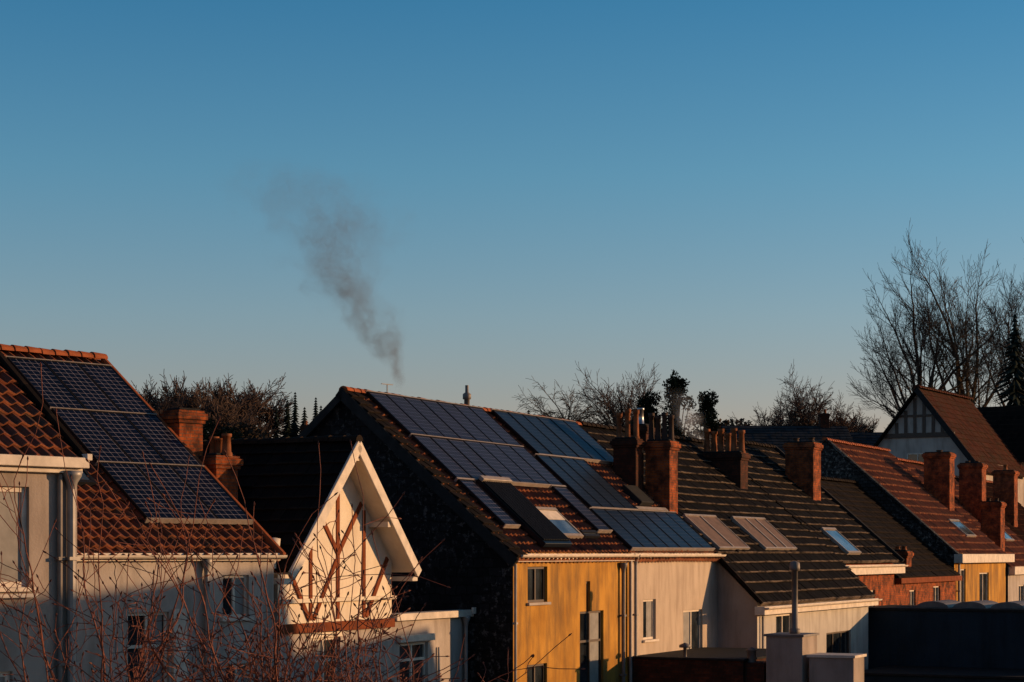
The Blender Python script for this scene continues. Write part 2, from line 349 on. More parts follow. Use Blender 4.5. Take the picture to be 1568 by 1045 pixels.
mesh('verge_board_back',[(-.2,4.64,4.1),(-.121,4.64,4.1),(-.121,9.5,-.14),(-.2,9.5,-.14),(-.2,4.64,3.86),(-.121,4.64,3.86),(-.121,9.5,-.38),(-.2,9.5,-.38)],[(0,1,2,3),(0,4,7,3),(4,5,6,7)],LEAD,h)
box('eaves_cornice',h,-.02,7.28,-.16,-.003,-.2,.0,TRIM);gutter('gutter',h,-.02,7.28,-.23,-.03)
pipe('downpipe',h,6.62,-.1,GZ,-.5,DPIPE);pipe('sunlit_corner_strip',h,.03,-.06,GZ,-.25,PIPE,.035,False)  # thin light cylinder on the corner stands in for the gable's sunlit edge
cyl('drain_branch',h,7.15,-.09,GZ,-.2,.05,.05,PIPE)
pvarray(h,'a',.8,7.25,2.02,4.6,0,P,7,2)
pvarray(h,'b',.8,1.6,.68,2.0,0,P,1,1);pvarray(h,'c',6.35,7.25,.6,2.0,0,P,1,1)
slab('thermal_collector',h,1.85,3.5,.12,2.0,.06,.2,0,P,TUBE,.01)
for i in range(16):
    slab('collector_tube_%d'%i,h,1.9+i*.1,1.95+i*.1,.2,1.92,.201,.24,0,P,BFRAME,.012)
slab('collector_header',h,1.85,3.5,1.9,2.01,.2,.3,0,P,FRAME,.01)
skylight(h,'a',3.7,5.1,.45,1.3,0,P,SKYG,FRAME);skylight(h,'b',5.2,6.2,.45,.62,0,P,SKYG)
slab('roof_window_blind',h,3.78,5.02,.95,1.22,.082,.09,0,P,TRIM)
lathe('ridge_vent',h,6.9,4.8,[(4.0,.08),(4.35,.08),(4.36,.12),(4.5,.12),(4.55,.05),(4.75,.05)],DPIPE)
bar('aerial_mast',h,(2.2,4.0),(2.2,4.42),.02,4.7,4.72,DPIPE);bar('aerial_arm',h,(1.9,4.4),(2.5,4.42),.02,4.7,4.72,DPIPE)
# ------------------------------------------------------------------ house: pale rendered with solar roof
h=empty('pale_row_house',26,.016,47)
holes=[(8.2,9.15,-2.4,-1.28),(11.3,12.9,-3.05,-1.66)]
wall('facade',h,7.304,14.3,GZ,0.02,-.03,PINK,holes)
window('small_window',h,holes[0],-.03,TRIM,0,curtain=[(.5,.95)]);window('stair_door',h,holes[1],-.03,TRIM,1,curtain=[(.05,.5)])
shell(h,7.304,14.3,0,9.3,4.64,4.0,-.03,-.03,PINK)
tiles('roof_tiles',h,7.3,14.3,-.2,4.64,0,P,RED,seed=5);backroof(h,7.3,14.3,4.64,4.06,9.5,-.1,BRN)
ridge('ridge_tiles',h,7.3,14.3,4.64,4.1,RIDGE,.11)
box('eaves_cornice',h,7.32,14.2,-.16,-.033,-.16,.0,TRIM);gutter('gutter',h,7.32,14.2,-.25,-.03)
pipe('downpipe',h,7.42,-.13,GZ,-.3,PIPE,.045)
pvarray(h,'a',7.9,13.7,3.1,4.6,.0,P,6,1,PV2);pvarray(h,'b',7.6,10.9,1.35,3.08,0,P,4,1,PV2);pvarray(h,'c',7.4,13.9,.05,1.32,0,P,7,1,PV2)
slab('roof_hatch',h,11.8,12.8,1.6,2.2,.02,.2,0,P,LEAD,.02);slab('flashing',h,11.0,13.4,1.36,1.46,.06,.16,0,P,FRAME)
chimney(h,'a',13.6,14.3,1.3,2.1,.6,3.45,[(.1,1),(.35,1.1),(.62,1),(.9,1.1)],BRICK,DPOT,.09,.8)
chimney(h,'b',12.85,13.35,2.1,2.85,1.3,3.5,[(.12,1.1),(.5,1.15),(.88,1)],DBRICK,CLAYPOT,.09,.8)
box('chimney_link',h,13.35,13.6,2.15,2.8,1.3,3.1,DBRICK)
# ------------------------------------------------------------------ house: black tiles, long catslide roof
h=empty('black_roofed_row_house',26,.016,47)
holes=[(16.0,17.6,-3.5,-1.9),(21.3,24.2,-3.5,-2.66)]
wall('facade',h,14.2,26.4,GZ,-1.48,-1.3,WH,holes);window('window_a',h,holes[0],-1.3,TRIM,1);window('garage_window',h,holes[1],-1.3,DKF,2)
mesh('projection_side_wall',[(14.2,-1.3,GZ),(14.2,0.1,GZ),(14.2,.1,-.1),(14.2,-1.3,-1.48)],[(0,1,2,3)],GREYW,h)
shell(h,14.304,26.39,0,9.3,4.64,4.0,-.03,-.03,WH)
tiles('roof_tiles',h,14.3,26.4,0,4.64,0,P,BLK,'flat',.3,.42,seed=8)
tiles('catslide_tiles',h,13.95,26.6,-1.5,-.0,0,1.02,BLK,'flat',.3,.42,seed=9)
backroof(h,14.3,26.4,4.64,4.06,9.5,-.1,BRN);ridge('ridge_tiles',h,14.3,26.4,4.64,4.1,BRN)
box('eaves_cornice',h,13.95,26.6,-1.62,-1.303,-1.85,-1.6,TRIM);gutter('gutter',h,13.95,26.6,-1.7,-1.62)
slab('verge_tiles',h,13.9,14.0,-1.5,0,.0,.1,0,1.02,BRN)
skylight(h,'a',14.6,17.4,.1,1.3,0,P,BLIND,FRAME,.12,.05);skylight(h,'b',19.0,22.3,.1,1.3,0,P,BLIND,FRAME,.12,.05)
slab('blind_rail_a',h,15.9,16.0,.15,1.25,.101,.13,0,P,FRAME);slab('blind_rail_b',h,20.2,20.3,.15,1.25,.101,.13,0,P,FRAME);slab('blind_rail_c',h,21.2,21.3,.15,1.25,.101,.13,0,P,FRAME)
chimney(h,'a',23.8,24.6,2.6,4.1,1.9,3.6,[(.06,1),(.25,1.1),(.42,.9),(.6,1.1),(.78,1),(.94,1.1)],DBRICK,CLAYPOT,.11,.8)
chimney(h,'b',18.6,19.2,4.1,4.7,3.0,4.3,[(.5,1)],DBRICK,STEEL,.11,.6)
pipe('downpipe',h,14.5,-1.38,GZ,-1.9,PIPE,.04,False)
h=empty('brick_yard_extension',26,.016,47)
boxes('brick_walls',h,[(7.2,12.9,-3.3,-.05,GZ,-2.86)],DBRICK);boxes('coping',h,[(7.15,12.95,-3.35,-.06,-2.859,-2.8)],LEAD,.01)
boxes('render_block',h,[(7.3,8.6,-4.9,-3.9,GZ,-2.19)],GREYW,.01);boxes('block_cap',h,[(7.25,8.65,-4.95,-3.85,-2.189,-2.13)],DPIPE)
boxes('low_block',h,[(7.4,8.4,-6.25,-5.05,GZ,-2.72)],GREYW,.01);boxes('low_block_cap',h,[(7.35,8.45,-6.3,-5.0,-2.719,-2.65)],TRIM)
boxes('step_block',h,[(7.3,8.2,-3.85,-3.31,GZ,-2.9)],DBRICK,.01)
lathe('flue_pipe',h,7.9,-4.5,[(-2.15,.1),(-2.13,.14),(-2.0,.14),(-1.98,.08),(-.45,.08),(-.45,.13),(-.38,.14),(-.25,.13),(-.22,.09),(-.2,.03)],DPIPE)
lathe('small_cowl',h,7.6,-1.5,[(-2.8,.05),(-2.55,.05),(-2.55,.16),(-2.48,.16),(-2.42,.02)],DPIPE);lathe('vent_stub',h,7.6,-3.4,[(-2.9,.12),(-2.6,.12),(-2.58,.18),(-2.5,.02)],DPIPE)
h=empty('blue_flat_roof_extension',26,.016,47)
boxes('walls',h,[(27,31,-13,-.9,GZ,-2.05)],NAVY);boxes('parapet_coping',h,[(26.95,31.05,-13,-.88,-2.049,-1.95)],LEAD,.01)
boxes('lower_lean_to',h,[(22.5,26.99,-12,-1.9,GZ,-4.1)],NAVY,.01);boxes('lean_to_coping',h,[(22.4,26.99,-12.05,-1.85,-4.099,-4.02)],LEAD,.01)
for i in range(7):
    y=-3.2-i*1.35;V=[];Fc=[];K=9
    for x in (28,30.6):
        for k in range(K):
            a=math.pi*k/(K-1);V.append((x,y+.6*math.cos(a),-1.96+.24*math.sin(a)))
    for k in range(K-1):Fc.append((k,k+1,K+k+1,K+k))
    Fc.append(tuple(range(K)));mesh('rooflight_dome_%d'%i,V,Fc,DPIPE,h)
# ------------------------------------------------------------------ next houses
h=empty('brick_row_house',26,.016,47)
holes=[(30.2,31.6,-2.6,-1.4)]
wall('facade',h,26.404,34.4,GZ,-.4,-.1,BRICK,holes);window('window',h,holes[0],-.1,TRIM,1)
shell(h,26.404,34.4,0,10,4.95,4.28,-.1,-.1,BRICK)
tiles('roof_tiles',h,26.45,34.5,-.35,4.95,0,P,BLK,'flat',.3,.42,seed=12);backroof(h,26.45,34.5,4.95,4.34,10,-.1,BRN);ridge('ridge_tiles',h,26.4,34.5,4.95,4.36,BRN)
box('eaves_cornice',h,26.3,34.6,-.5,-.11,-.78,-.42,TRIM);gutter('gutter',h,26.3,34.6,-.56,-.45)
slab('verge_tiles',h,34.4,34.55,-.4,4.95,.02,.14,0,P,LEAD)
chimney(h,'a',31.6,32.6,2.35,3.5,1.6,4.35,[(.2,.4),(.75,.4)],BRICK,DPOT,.13,.5)
skylight(h,'a',28.0,29.7,-.05,1.0,0,P,SKYG,FRAME,.12)
h=empty('low_brick_row_house',26,.016,47)
holes=[(37,38,-2.2,-1.5),(41,42.2,-2.6,-1.4)]
wall('facade',h,34.41,45,GZ,-.9,-.05,BRICK,holes)
for i,q in enumerate(holes): window('window_%d'%i,h,q,-.05,TRIM,1)
shell(h,34.41,44.99,0,9,4.5,3.2,-.9,-.9,BRICK)
tiles('roof_tiles',h,34.56,45,-.25,4.5,-.75,P,BRN,'flat',.3,.36,seed=13);backroof(h,34.5,45,4.5,3.3,9,-.8,BRN)
box('eaves_cornice',h,34.6,45,-.35,-.06,-1.2,-.98,BEAM);ridge('ridge_tiles',h,34.6,45,4.5,3.25,BRN)
chimney(h,'a',37.5,38.3,.2,.9,-1,.1,[(.3,.5),(.7,.5)],BRICK,CLAYPOT,.1,.4)
h=empty('stone_gabled_row_house',26,.016,47)
holes=[(45.9,47.2,-2.3,-.7),(50,52,-2.6,-.9)]
wall('facade',h,45,55.8,GZ,0.02,0,YEL,holes)
for i,q in enumerate(holes): window('window_%d'%i,h,q,0,TRIM,1)
shell(h,45.01,55.8,0,11.9,5.95,5.15,-.03,-.03,YEL,STONE)
tiles('roof_tiles',h,45.3,55.9,-.2,5.95,0,P,RED2,seed=14,cw=.34,ch=.5);backroof(h,45,55.9,5.95,5.2,11.9,-.1,BRN);ridge('ridge_tiles',h,44.95,55.9,5.95,5.24,RIDGE)
slab('verge_tiles',h,44.92,45.3,-.2,5.95,.0,.12,0,P,STONE,.02)
box('eaves_cornice',h,44.9,56,-.4,-.01,-.42,-.02,TRIM)
pipe('downpipe',h,45.4,-.12,GZ,-.5,PIPE,.06)
skylight(h,'a',51.2,53.2,.9,1.8,0,P,SKYG,FRAME,.1)
chimney(h,'a',54.2,55.2,2.4,3.7,1.6,5.0,[(.5,.3)],BRICK,DPOT,.16,.5)
h=empty('red_roofed_row_house',26,.016,47)
holes=[(58.5,60,-3.2,-1.6)]
wall('facade',h,55.9,66,GZ,-.6,-.1,WHB,holes);window('window',h,holes[0],-.1,TRIM,1)
shell(h,55.91,66,0,11,5.6,4.6,-.5,-.5,WHB)
tiles('roof_tiles',h,55.95,66,-.25,5.6,-.45,.92,RED2,seed=15,cw=.34,ch=.5);backroof(h,55.9,66,5.6,4.75,11,-.3,BRN);ridge('ridge_tiles',h,55.9,66,5.6,4.8,RIDGE)
box('eaves_cornice',h,56,66,-.42,-.11,-1.05,-.65,TRIM)
chimney(h,'a',60,61,2.1,3.3,1.0,4.7,[(.3,.3),(.7,.3)],BRICK,DPOT,.13,.5);chimney(h,'b',57,58,.5,1.5,-.4,2.6,[(.3,.4),(.7,.4)],BRICK,DPOT,.1,.5)
skylight(h,'a',61.5,63.5,1.2,2.2,-.45,.92,SKYG,FRAME,.1)
h=empty('far_row_house',26,.016,47)
wall('facade',h,66,80,GZ,-.6,-.1,YEL,[(69,70.4,-2.6,-1.4)]);window('window',h,(69,70.4,-2.6,-1.4),-.1,TRIM,1)
shell(h,66.01,80,0,11,5.6,4.2,-.5,-.5,YEL)
tiles('roof_tiles',h,66,80,-.25,5.6,-.75,.9,DRED,seed=16,cw=.34,ch=.5);backroof(h,66,80,5.6,4.3,11,-.3,BRN);ridge('ridge_tiles',h,66,80,5.6,4.35,RIDGE)
chimney(h,'a',70,71,2.5,3.7,.6,4.7,[(.5,.6)],BRICK,CLAYPOT,.12,.6)

# ------------------------------------------------------------------ half-timbered gable house
h=empty('half_timbered_house',26,-3.74,42)
ws=[(-1.05,.1,-3.4,-1.78)]
W2=2.35;sl=(2.28+.42)/2.62
wall('lower_facade',h,-W2,W2,GZ,-1.45,0,WHB,ws);window('window',h,ws[0],0,TRIM,1,.7,curtain=[(.1,.45)],lintel=CREAM)
mesh('gable_plaster',[(-W2,0,-1.45),(W2,0,-1.45),(W2,0,-.16),(0,0,2.26),(-W2,0,-.16)],[(0,1,2,3,4)],CREAM,h)
mesh('side_wall_left',[(-W2,0,GZ),(-W2,5.5,GZ),(-W2,5.5,-.2),(-W2,0,-.2)],[(0,1,2,3)],WHB,h)
mesh('side_wall_right',[(W2,0,GZ),(W2,5.5,GZ),(W2,5.5,-.2),(W2,0,-.2)],[(0,1,2,3)],WHB,h)
k=0
for a,b,w in [((0,-1.4),(0,2.1),.13),((-1.1,-1.4),(-1.1,.95),.11),((1.1,-1.4),(1.1,.95),.11),
              ((0,.0),(-.98,1.1),.11),((0,.0),(.98,1.1),.11),
              ((-1.0,-1.38),(-.08,-.15),.1),((1.18,-1.38),(2.12,-.1),.11),((-1.18,-1.38),(-2.12,-.1),.1)]:
    bar('timber_%d'%k,h,a,b,w,-.02-.003*k,.01,BEAM);k+=1
bar('timber_sill_band',h,(-W2,-1.55),(W2,-1.55),.2,-.09,.01,BEAM)
bar('timber_bressummer',h,(-W2-.02,-.98),(W2+.02,-.98),.08,-.12,.01,CREAM)
zr=2.36
for s,nm in ((-1,'left'),(1,'right')):
    e=bpy.data.objects.new('roof_%s_frame'%nm,None);sc.collection.objects.link(e);e.parent=h
    E=2.66;OV=.5
    if s==-1:
        e.matrix_local=Matrix.Translation((-E,5.2,zr-E*sl))@Matrix.Rotation(rad(-90),4,'Z')
    else:
        e.matrix_local=Matrix.Translation((E,-OV,zr-E*sl))@Matrix.Rotation(rad(90),4,'Z')
    Lr=5.2+OV
    tiles('roof_tiles_%s'%nm,e,0,Lr,0,E,.03,sl,BRN,'flat',.28,.34,seed=20+s)
    slab('soffit_%s'%nm,e,.0,Lr,.02,E-.02,-.09,-.03,.0,sl,CREAM)
    f0,f1=(Lr,Lr+.06) if s==-1 else (-.06,0.0)
    slab('barge_board_%s'%nm,e,f0,f1,-.04,E-.005,-.17,.07,0,sl,TRIM,.008)
ridge('ridge_tiles',h,-OV-.05,5.2,0,zr+.08,BRN,.12,.36,'y')
boxes('purlin_end',h,[(-.07,.07,-OV,0,zr-.38,zr-.24),(1.3,1.42,-OV,0,zr-1.78,zr-1.66),(-1.42,-1.3,-OV,0,zr-1.78,zr-1.66)],TRIM)
lathe('eave_vent',h,-2.75,-.15,[(-.3,.06),(.1,.06),(.1,.13),(.3,.15),(.32,.05)],TRIM)
boxes('eave_bracket',h,[(-2.9,-2.55,-.5,.1,-.62,-.5),(2.5,2.75,-.45,.1,-.62,-.52)],TRIM,.01)
h=empty('flat_roof_extension',26,-3.74,42)
ws=[(2.75,4.1,-3.6,-2.05)]
wall('facade',h,W2+.01,6.1,GZ,-1.5,.02,WHB,ws);window('window',h,ws[0],.02,TRIM,1,.75)
box('window_hood',h,2.6,4.25,-.1,.015,-2.02,-1.86,TRIM)
box('cornice',h,W2+.01,6.2,-.14,.3,-1.52,-1.36,TRIM);box('roof_deck',h,W2+.02,6.1,.3,6,-1.6,-1.42,LEAD)
pipe('downpipe',h,5.85,-.07,GZ,-1.75,PIPE,.05)
pipe('conduit',h,4.55,-.03,GZ,-2.2,TRIM,.03,False)
box('cornice_finial',h,6.0,6.2,-.2,-.145,-1.46,-1.3,TRIM)

# ------------------------------------------------------------------ solar-roofed house on left
h=empty('solar_roofed_house',42,-4.76,39)
PL=.7226
holes=[(-1.28,-.62,-1.25,-.42),(-3.55,-2.58,-2.7,-1.1),(-1.2,-.55,-3.4,-2.15)]
wall('facade',h,-7.9,0.02,GZ,-.02,0,WHB,holes)
for i,q in enumerate(holes): window('window_%d'%i,h,q,0,TRIM,1,.6 if i==1 else None,curtain=[(.52,.9)])
boxes('window_shutter',h,[(-2.52,-2.2,-.06,-.002,-2.7,-1.05)],TRIM)
shell(h,-7.9,0.016,0,11.6,5.84,4.2,-.05,-.05,WHB)
tiles('roof_tiles',h,-7.9,.1,-.15,5.84,0.03,PL,RED,seed=30);backroof(h,-7.9,.1,5.84,4.25,11.7,-.1,BRN)
slab('verge_tiles',h,.08,.2,-.15,5.84,-.06,.1,0.03,PL,RIDGE,.03)
ridge('ridge_tiles',h,-7.9,.2,5.84,4.3,RIDGE,.13,.34)
box('eaves_cornice',h,-7.8,.1,-.12,-.003,-.14,.01,TRIM);gutter('gutter',h,-7.8,.15,-.2,-.03)
pipe('downpipe',h,-1.75,-.09,GZ,-.35,PIPE,.05)
pvarray(h,'a',-2.6,.02,.72,5.45,.03,PL,3,3,PV)
skylight(h,'a',-3.6,-3.0,1.75,2.35,.03,PL,SKYG)
chimney(h,'a',.3,.95,3.35,3.85,1.0,3.05,[],BRICK,CLAYPOT,.1,.5)
chimney(h,'b',.4,1.0,2.25,2.75,.5,2.05,[(.1,1.1),(.6,.9),(1.0,1)],BRICK,CLAYPOT,.1,.42)
# ------------------------------------------------------------------ nearest house, far left
h=empty('grey_rendered_house',42,-6.66,30)
holes=[(-2.0,-.86,-.5,1.0),(-2.2,-1.15,-3.1,-1.75)]
wall('facade',h,-8,0,GZ,1.36,0,GREYW,holes)
for i,q in enumerate(holes): window('window_%d'%i,h,q,0,TRIM,1,curtain=[(.55,.93),(.08,.45)],fw=.08)
box('window_apron',h,-2.1,-.78,-.12,-.09,-.66,-.6,TRIM)
shell(h,-8,0,0,11,5.5,5.4,1.36,1.36,GREYW)
tiles('roof_tiles',h,-8,.08,-.12,5.5,1.5,.74,RED,seed=40);backroof(h,-8,.08,5.5,5.6,11,1.4,BRN)
slab('verge_tiles',h,.0,.12,-.12,5.5,-.02,.1,1.5,.74,BRN,.02);ridge('ridge_tiles',h,-8,.1,5.5,5.62,RIDGE)
box('eaves_cornice',h,-8,.06,-.24,-.003,1.3,1.46,TRIM);box('cornice_bed',h,-8,.02,-.12,-.004,1.22,1.3,TRIM)
box('gutter_end',h,.0,.1,-.26,-.1,1.42,1.52,TRIM)
pipe('downpipe',h,-.17,-.1,GZ,1.0,PIPE,.07,True);pipe('downpipe_b',h,-.36,-.07,GZ,1.2,DPIPE,.04,False)

# ------------------------------------------------------------------ unseen terrace added right of the view, shaped to shade the left walls
h=empty('shade_casting_terrace',180,20,45)
wall('facade',h,0,18,GZ,-.4,0,DBRICK,[(1+3*i,2.2+3*i,-2.6,-1) for i in range(6)])
for i in range(6): window('window_%d'%i,h,(1+3*i,2.2+3*i,-2.6,-1),0,TRIM,1)
shell(h,0,18,0,8,4,3.75,-.25,-.25,DBRICK);tiles('roof_tiles',h,-.1,18,-.2,4,-.2,1.0,BRN,'flat',.3,.36,seed=50);backroof(h,-.1,18,4,3.8,8.2,-.35,BRN)
h=empty('shade_casting_garage',180,20,50.2)  # unseen low block, ridge set so its shade stops below the timbered gable
wall('facade',h,0,5,GZ,-.6,0,WHB,[(1,3,-5,-3)]);window('window',h,(1,3,-5,-3),0,TRIM,1)
shell(h,0,4.99,0,8,4,1.9,-.6,-.6,WHB);tiles('roof_tiles',h,-.1,5,-.2,4,-.55,.63,BRN,'flat',.3,.36,seed=51);backroof(h,-.1,5,4,1.95,8.2,-.7,BRN)

# ------------------------------------------------------------------ terrain
def tz(x,y):
    t=min(1,max(0,(y-90)/170));return GZ+21*t*t*(3-2*t)+ (.6*math.sin(x*.03+y*.02) if y>120 else 0)
xs=list(np.linspace(-900,900,61));ys=[-80,-20,20,60,90]+list(np.linspace(100,320,30))+[500,900,2000]
V=[(x*(1 if y<600 else 2.2),y,tz(x,y)) for y in ys for x in xs];n=len(xs)
Fc=[(j*n+i,j*n+i+1,(j+1)*n+i+1,(j+1)*n+i) for j in range(len(ys)-1) for i in range(n-1)]
GR=plain('grass_and_soil',(.04,.042,.024),.95,var=.5,scale=.15)
mesh('ground',V,Fc,GR,None,smooth=True)

# ------------------------------------------------------------------ villa
h=empty('half_timbered_villa',30,26.0,125)
VP_=1.28;Hw=3.7;zrv=10.5
wz=zrv-Hw*VP_
for nm,x in (('gable_wall_near',0),('gable_wall_far',11)):
    mesh(nm,[(x,-Hw,GZ),(x,Hw,GZ),(x,Hw,wz),(x,0,zrv-.1),(x,-Hw,wz)],[(0,1,2,3,4)],WHB,h)
wall('facade',h,0,11,GZ,wz,-Hw,WHB,[(2,3.2,2.5,4.4),(7.5,8.6,3,4.6)])
e=empty('roof_front',0,0,0);e.parent=h;e.rotation_euler=(0,0,0)
tiles('roof_slope_front',e,-.5,11,-Hw-.5,0,zrv,VP_,DRED,'flat',.4,.45,seed=61)
V=[(-.5,0,zrv),(11,0,zrv),(11,(Hw+.5),wz-.5*VP_),(-.5,(Hw+.5),wz-.5*VP_)];V+=[(a,b,c+.15) for a,b,c in V]
mesh('roof_slope_back',V,BF,BRN,h,uvs=[(0,0),(45,0),(45,20),(0,20)]*2)
slab('barge_board',h,-.56,-.5,-Hw-.5,0,-.25,.1,zrv,VP_,LEAD)
ridge('ridge_tiles',h,-.5,11,0,zrv+.1,DRED,.18,.5)
e=empty('gable_timbers',26,0,0);e.parent=h;e.location=(0,0,0);e.rotation_euler=(0,0,rad(-90))
for i,x in enumerate((-1.5,-.9,-.3,.3,.9,1.5)): bar('stud_%d'%i,e,(x,7.6),(x,zrv-.2-abs(x)*VP_),.2,-.06,0,DKF)
bar('tie',e,(-2.3,7.55),(2.3,7.55),.3,-.1,0,DKF);bar('collar',e,(-1.3,8.8),(1.3,8.8),.14,-.08,0,DKF)
window('gable_window',e,(-.8,.6,4.6,6.4),-.12,TRIM,1,sill=False);window('gable_window_b',e,(-1.9,-1.1,4.2,5.4),-.12,TRIM,0,sill=False)
e2=empty('cross_gable',26,0,0);e2.parent=h;e2.location=(14.5,-2.2,0);e2.rotation_euler=(0,0,0)
mesh('cross_gable_wall',[(-2.2,-2.5,GZ),(2.2,-2.5,GZ),(2.2,-2.5,7),(0,-2.5,10),(-2.2,-2.5,7)],[(0,1,2,3,4)],WHB,e2)
mesh('cross_gable_side',[(-2.2,-2.5,GZ),(-2.2,5,GZ),(-2.2,5,7),(-2.2,-2.5,7)],[(0,1,2,3)],WHB,e2)
for s in (-1,1):
    V=[(0,-3,10.15),(0,4,10.15),(s*2.9,4,6.2),(s*2.9,-3,6.2)];V+=[(a,b,c+.15) for a,b,c in V]
    mesh('cross_roof_%d'%(s+1),V,BF,BRN,e2,uvs=[(0,0),(25,0),(25,12),(0,12)]*2)
for i,x in enumerate((-1.2,-.4,.4,1.2)): bar('cross_stud_%d'%i,e2,(x,7.0),(x,9.7-abs(x)*1.36),.2,-2.56,-2.5,DKF)
bar('cross_tie',e2,(-2.2,6.9),(2.2,6.9),.25,-2.6,-2.5,DKF)
window('cross_window',e2,(-1.3,-.2,4.2,5.9),-2.6,TRIM,1,sill=False);window('cross_window_b',e2,(.3,1.4,4.2,5.9),-2.6,TRIM,1,sill=False)

# ------------------------------------------------------------------ distant houses
def dhouse(name,az,x,y,w,d,ze,zr,wm,rm):
    h=empty(name,az,x,y);zb=tz(x,y)-3
    L=[(w*.2,w*.2+1,ze-2,ze-.7),(w*.6,w*.6+1,ze-2,ze-.7)]
    wall('facade',h,0,w,zb,ze,0,wm,L)
    for i,q in enumerate(L): window('window_%d'%i,h,q,0,TRIM,1)
    shell(h,0,w,0,d,d/2,zr,ze,ze,wm,zb=zb);p=(zr-ze)/(d/2)
    tiles('roof_tiles',h,-.2,w+.2,-.3,d/2,ze+.05,p,rm,'flat',.5,.5);backroof(h,-.2,w+.2,d/2,zr+.08,d+.3,ze-.2,rm)
    chimney(h,'a',w*.8,w*.8+.8,d/2-.4,d/2+.4,zr-1,zr+1.1,[(.5,.8)],DBRICK,CLAYPOT,.14,.5)
dhouse('distant_house',88,18,165,11,9,8.4,11.0,WHB,DSL)
dhouse('distant_house',92,29.6,168,9,9,7.8,10.6,BRICK,DSL)
dhouse('distant_house',84,38,166,8,9,7.8,10.8,WHB,DSL)
dhouse('distant_house',95,-24,150,9,8,6.5,8.9,DBRICK,DSL)
dhouse('distant_house',86,-33,158,8,8,6.2,8.6,WHB,DRED)
dhouse('distant_house',80,-14,160,8,8,6.6,9.3,GREYW,DSL)
dhouse('distant_house',100,8,150,9,8,6.0,8.6,GREYW,DSL)

# ------------------------------------------------------------------ trees
class Tree:
    def __init__(s,seed): s.r=random.Random(seed);s.V=[];s.F=[];s.tips=[]
    def tube(s,pts,rs,n=3):
        b=len(s.V)
        for i,(p,r) in enumerate(zip(pts,rs)):
            d=(pts[min(i+1,len(pts)-1)]-pts[max(i-1,0)]).normalized()
            a=d.orthogonal().normalized();c=d.cross(a)
            for k in range(n):
                t=2*math.pi*k/n;q=p+a*(r*math.cos(t))+c*(r*math.sin(t));s.V.append((q.x,q.y,q.z))
        for i in range(len(pts)-1):
            for k in range(n): s.F.append((b+i*n+k,b+i*n+(k+1)%n,b+(i+1)*n+(k+1)%n,b+(i+1)*n+k))
    def branch(s,p,d,L,r,dep,cfg):
        R=s.r;seg=cfg.get('seg',4) if dep>0 else 3;pts=[p.copy()];rs=[r];q=p.copy();dd=d.copy()
        r1=r*cfg.get('taper',.45);mn=cfg.get('rmin',0)
        for i in range(seg):
            dd=(dd+Vector((R.gauss(0,1),R.gauss(0,1),R.gauss(0,1)))*cfg['wob']+Vector((0,0,cfg['up']))).normalized()
            q=q+dd*(L/seg);pts.append(q.copy());rs.append(max(mn,r+(r1-r)*(i+1)/seg))
        s.tube(pts,rs,5 if r>.08 else 3)
        if dep==0: s.tips.append((q,dd));return
        nc=cfg['n'][len(cfg['n'])-dep] if dep<=len(cfg['n']) else cfg['n'][0]
        t0=cfg.get('t0',.3)
        for i in range(nc):
            t=t0+(1-t0)*(i+R.random())/nc
            f=t*seg;j=min(int(f),seg-1);w=f-j;pos=pts[j].lerp(pts[j+1],w);rr=(rs[j]+(rs[j+1]-rs[j])*w)
            bd=(pts[j+1]-pts[j]).normalized();o=bd.orthogonal().normalized();o=Matrix.Rotation(R.uniform(0,6.28),3,bd)@o
            ang=R.uniform(*cfg['ang']);nd=(bd*math.cos(ang)+o*math.sin(ang)).normalized()
            s.branch(pos,nd,L*R.uniform(*cfg['len'])*(1.1-.45*t),rr*cfg.get('rr',.6),dep-1,cfg)
        s.branch(q,dd,L*.6,r1,dep-1,cfg)
    def obj(s,name,mat,loc=(0,0,0),parent=None):
        o=mesh(name,s.V,s.F,mat,parent);o.location=loc;return o
def bigtree(seed,x,y,H,spread,bark=BARK,nl=6):
    T=Tree(seed);R=T.r;z0=tz(x,y)-.3
    cfg=dict(wob=.085,up=.035,n=[4,4,4,4],ang=(.35,.8),len=(.5,.8),t0=.25,seg=5,taper=.45,rr=.6,rmin=.012)
    base=Vector((0,0,0));tr=[base,Vector((.1,0,H*.22)),Vector((0,.1,H*.46))]
    T.tube(tr,[.42,.34,.27],7)
    for i in range(nl):
        a=2*math.pi*i/nl+R.uniform(-.3,.3);sp=R.uniform(.3,.8)*spread
        d=Vector((math.cos(a)*sp,math.sin(a)*sp,1)).normalized()
        st=R.uniform(.3,1);T.branch(tr[1].lerp(tr[2],st),d,H*R.uniform(.2,.27),.19,4,cfg)
    T.branch(tr[2],Vector((0,0,1)),H*.26,.22,4,cfg)
    return T.obj('bare_tree',bark,(x,y,z0))
bigtree(11,31.2,150,25.6,1.15,BARK,6);bigtree(12,35.2,152,27,.85,BARKW,6);bigtree(13,39.0,148,26.4,.9,BARK,6)
def medtree(name,seed,x,y,H,spread,mat=DTREE,up=.02,droop=False,nn=(6,5,5)):
    T=Tree(seed);R=T.r;z0=tz(x,y)-.3
    cfg=dict(wob=.13,up=-.1 if droop else up,n=list(nn),ang=(.4,.95),len=(.45,.75),t0=.15,seg=4,taper=.5,rr=.62,rmin=.02)
    T.tube([Vector((0,0,0)),Vector((0,0,H*.35))],[.25,.2],6)
    for i in range(11):
        a=2*math.pi*i/11+R.uniform(-.3,.3);sp=R.uniform(.1,1.3)*spread
        T.branch(Vector((0,0,H*R.uniform(.2,.35))),Vector((math.cos(a)*sp,math.sin(a)*sp,1)).normalized(),H*R.uniform(.24,.34),.12,3,cfg)
    T.obj(name,mat,(x,y,z0))
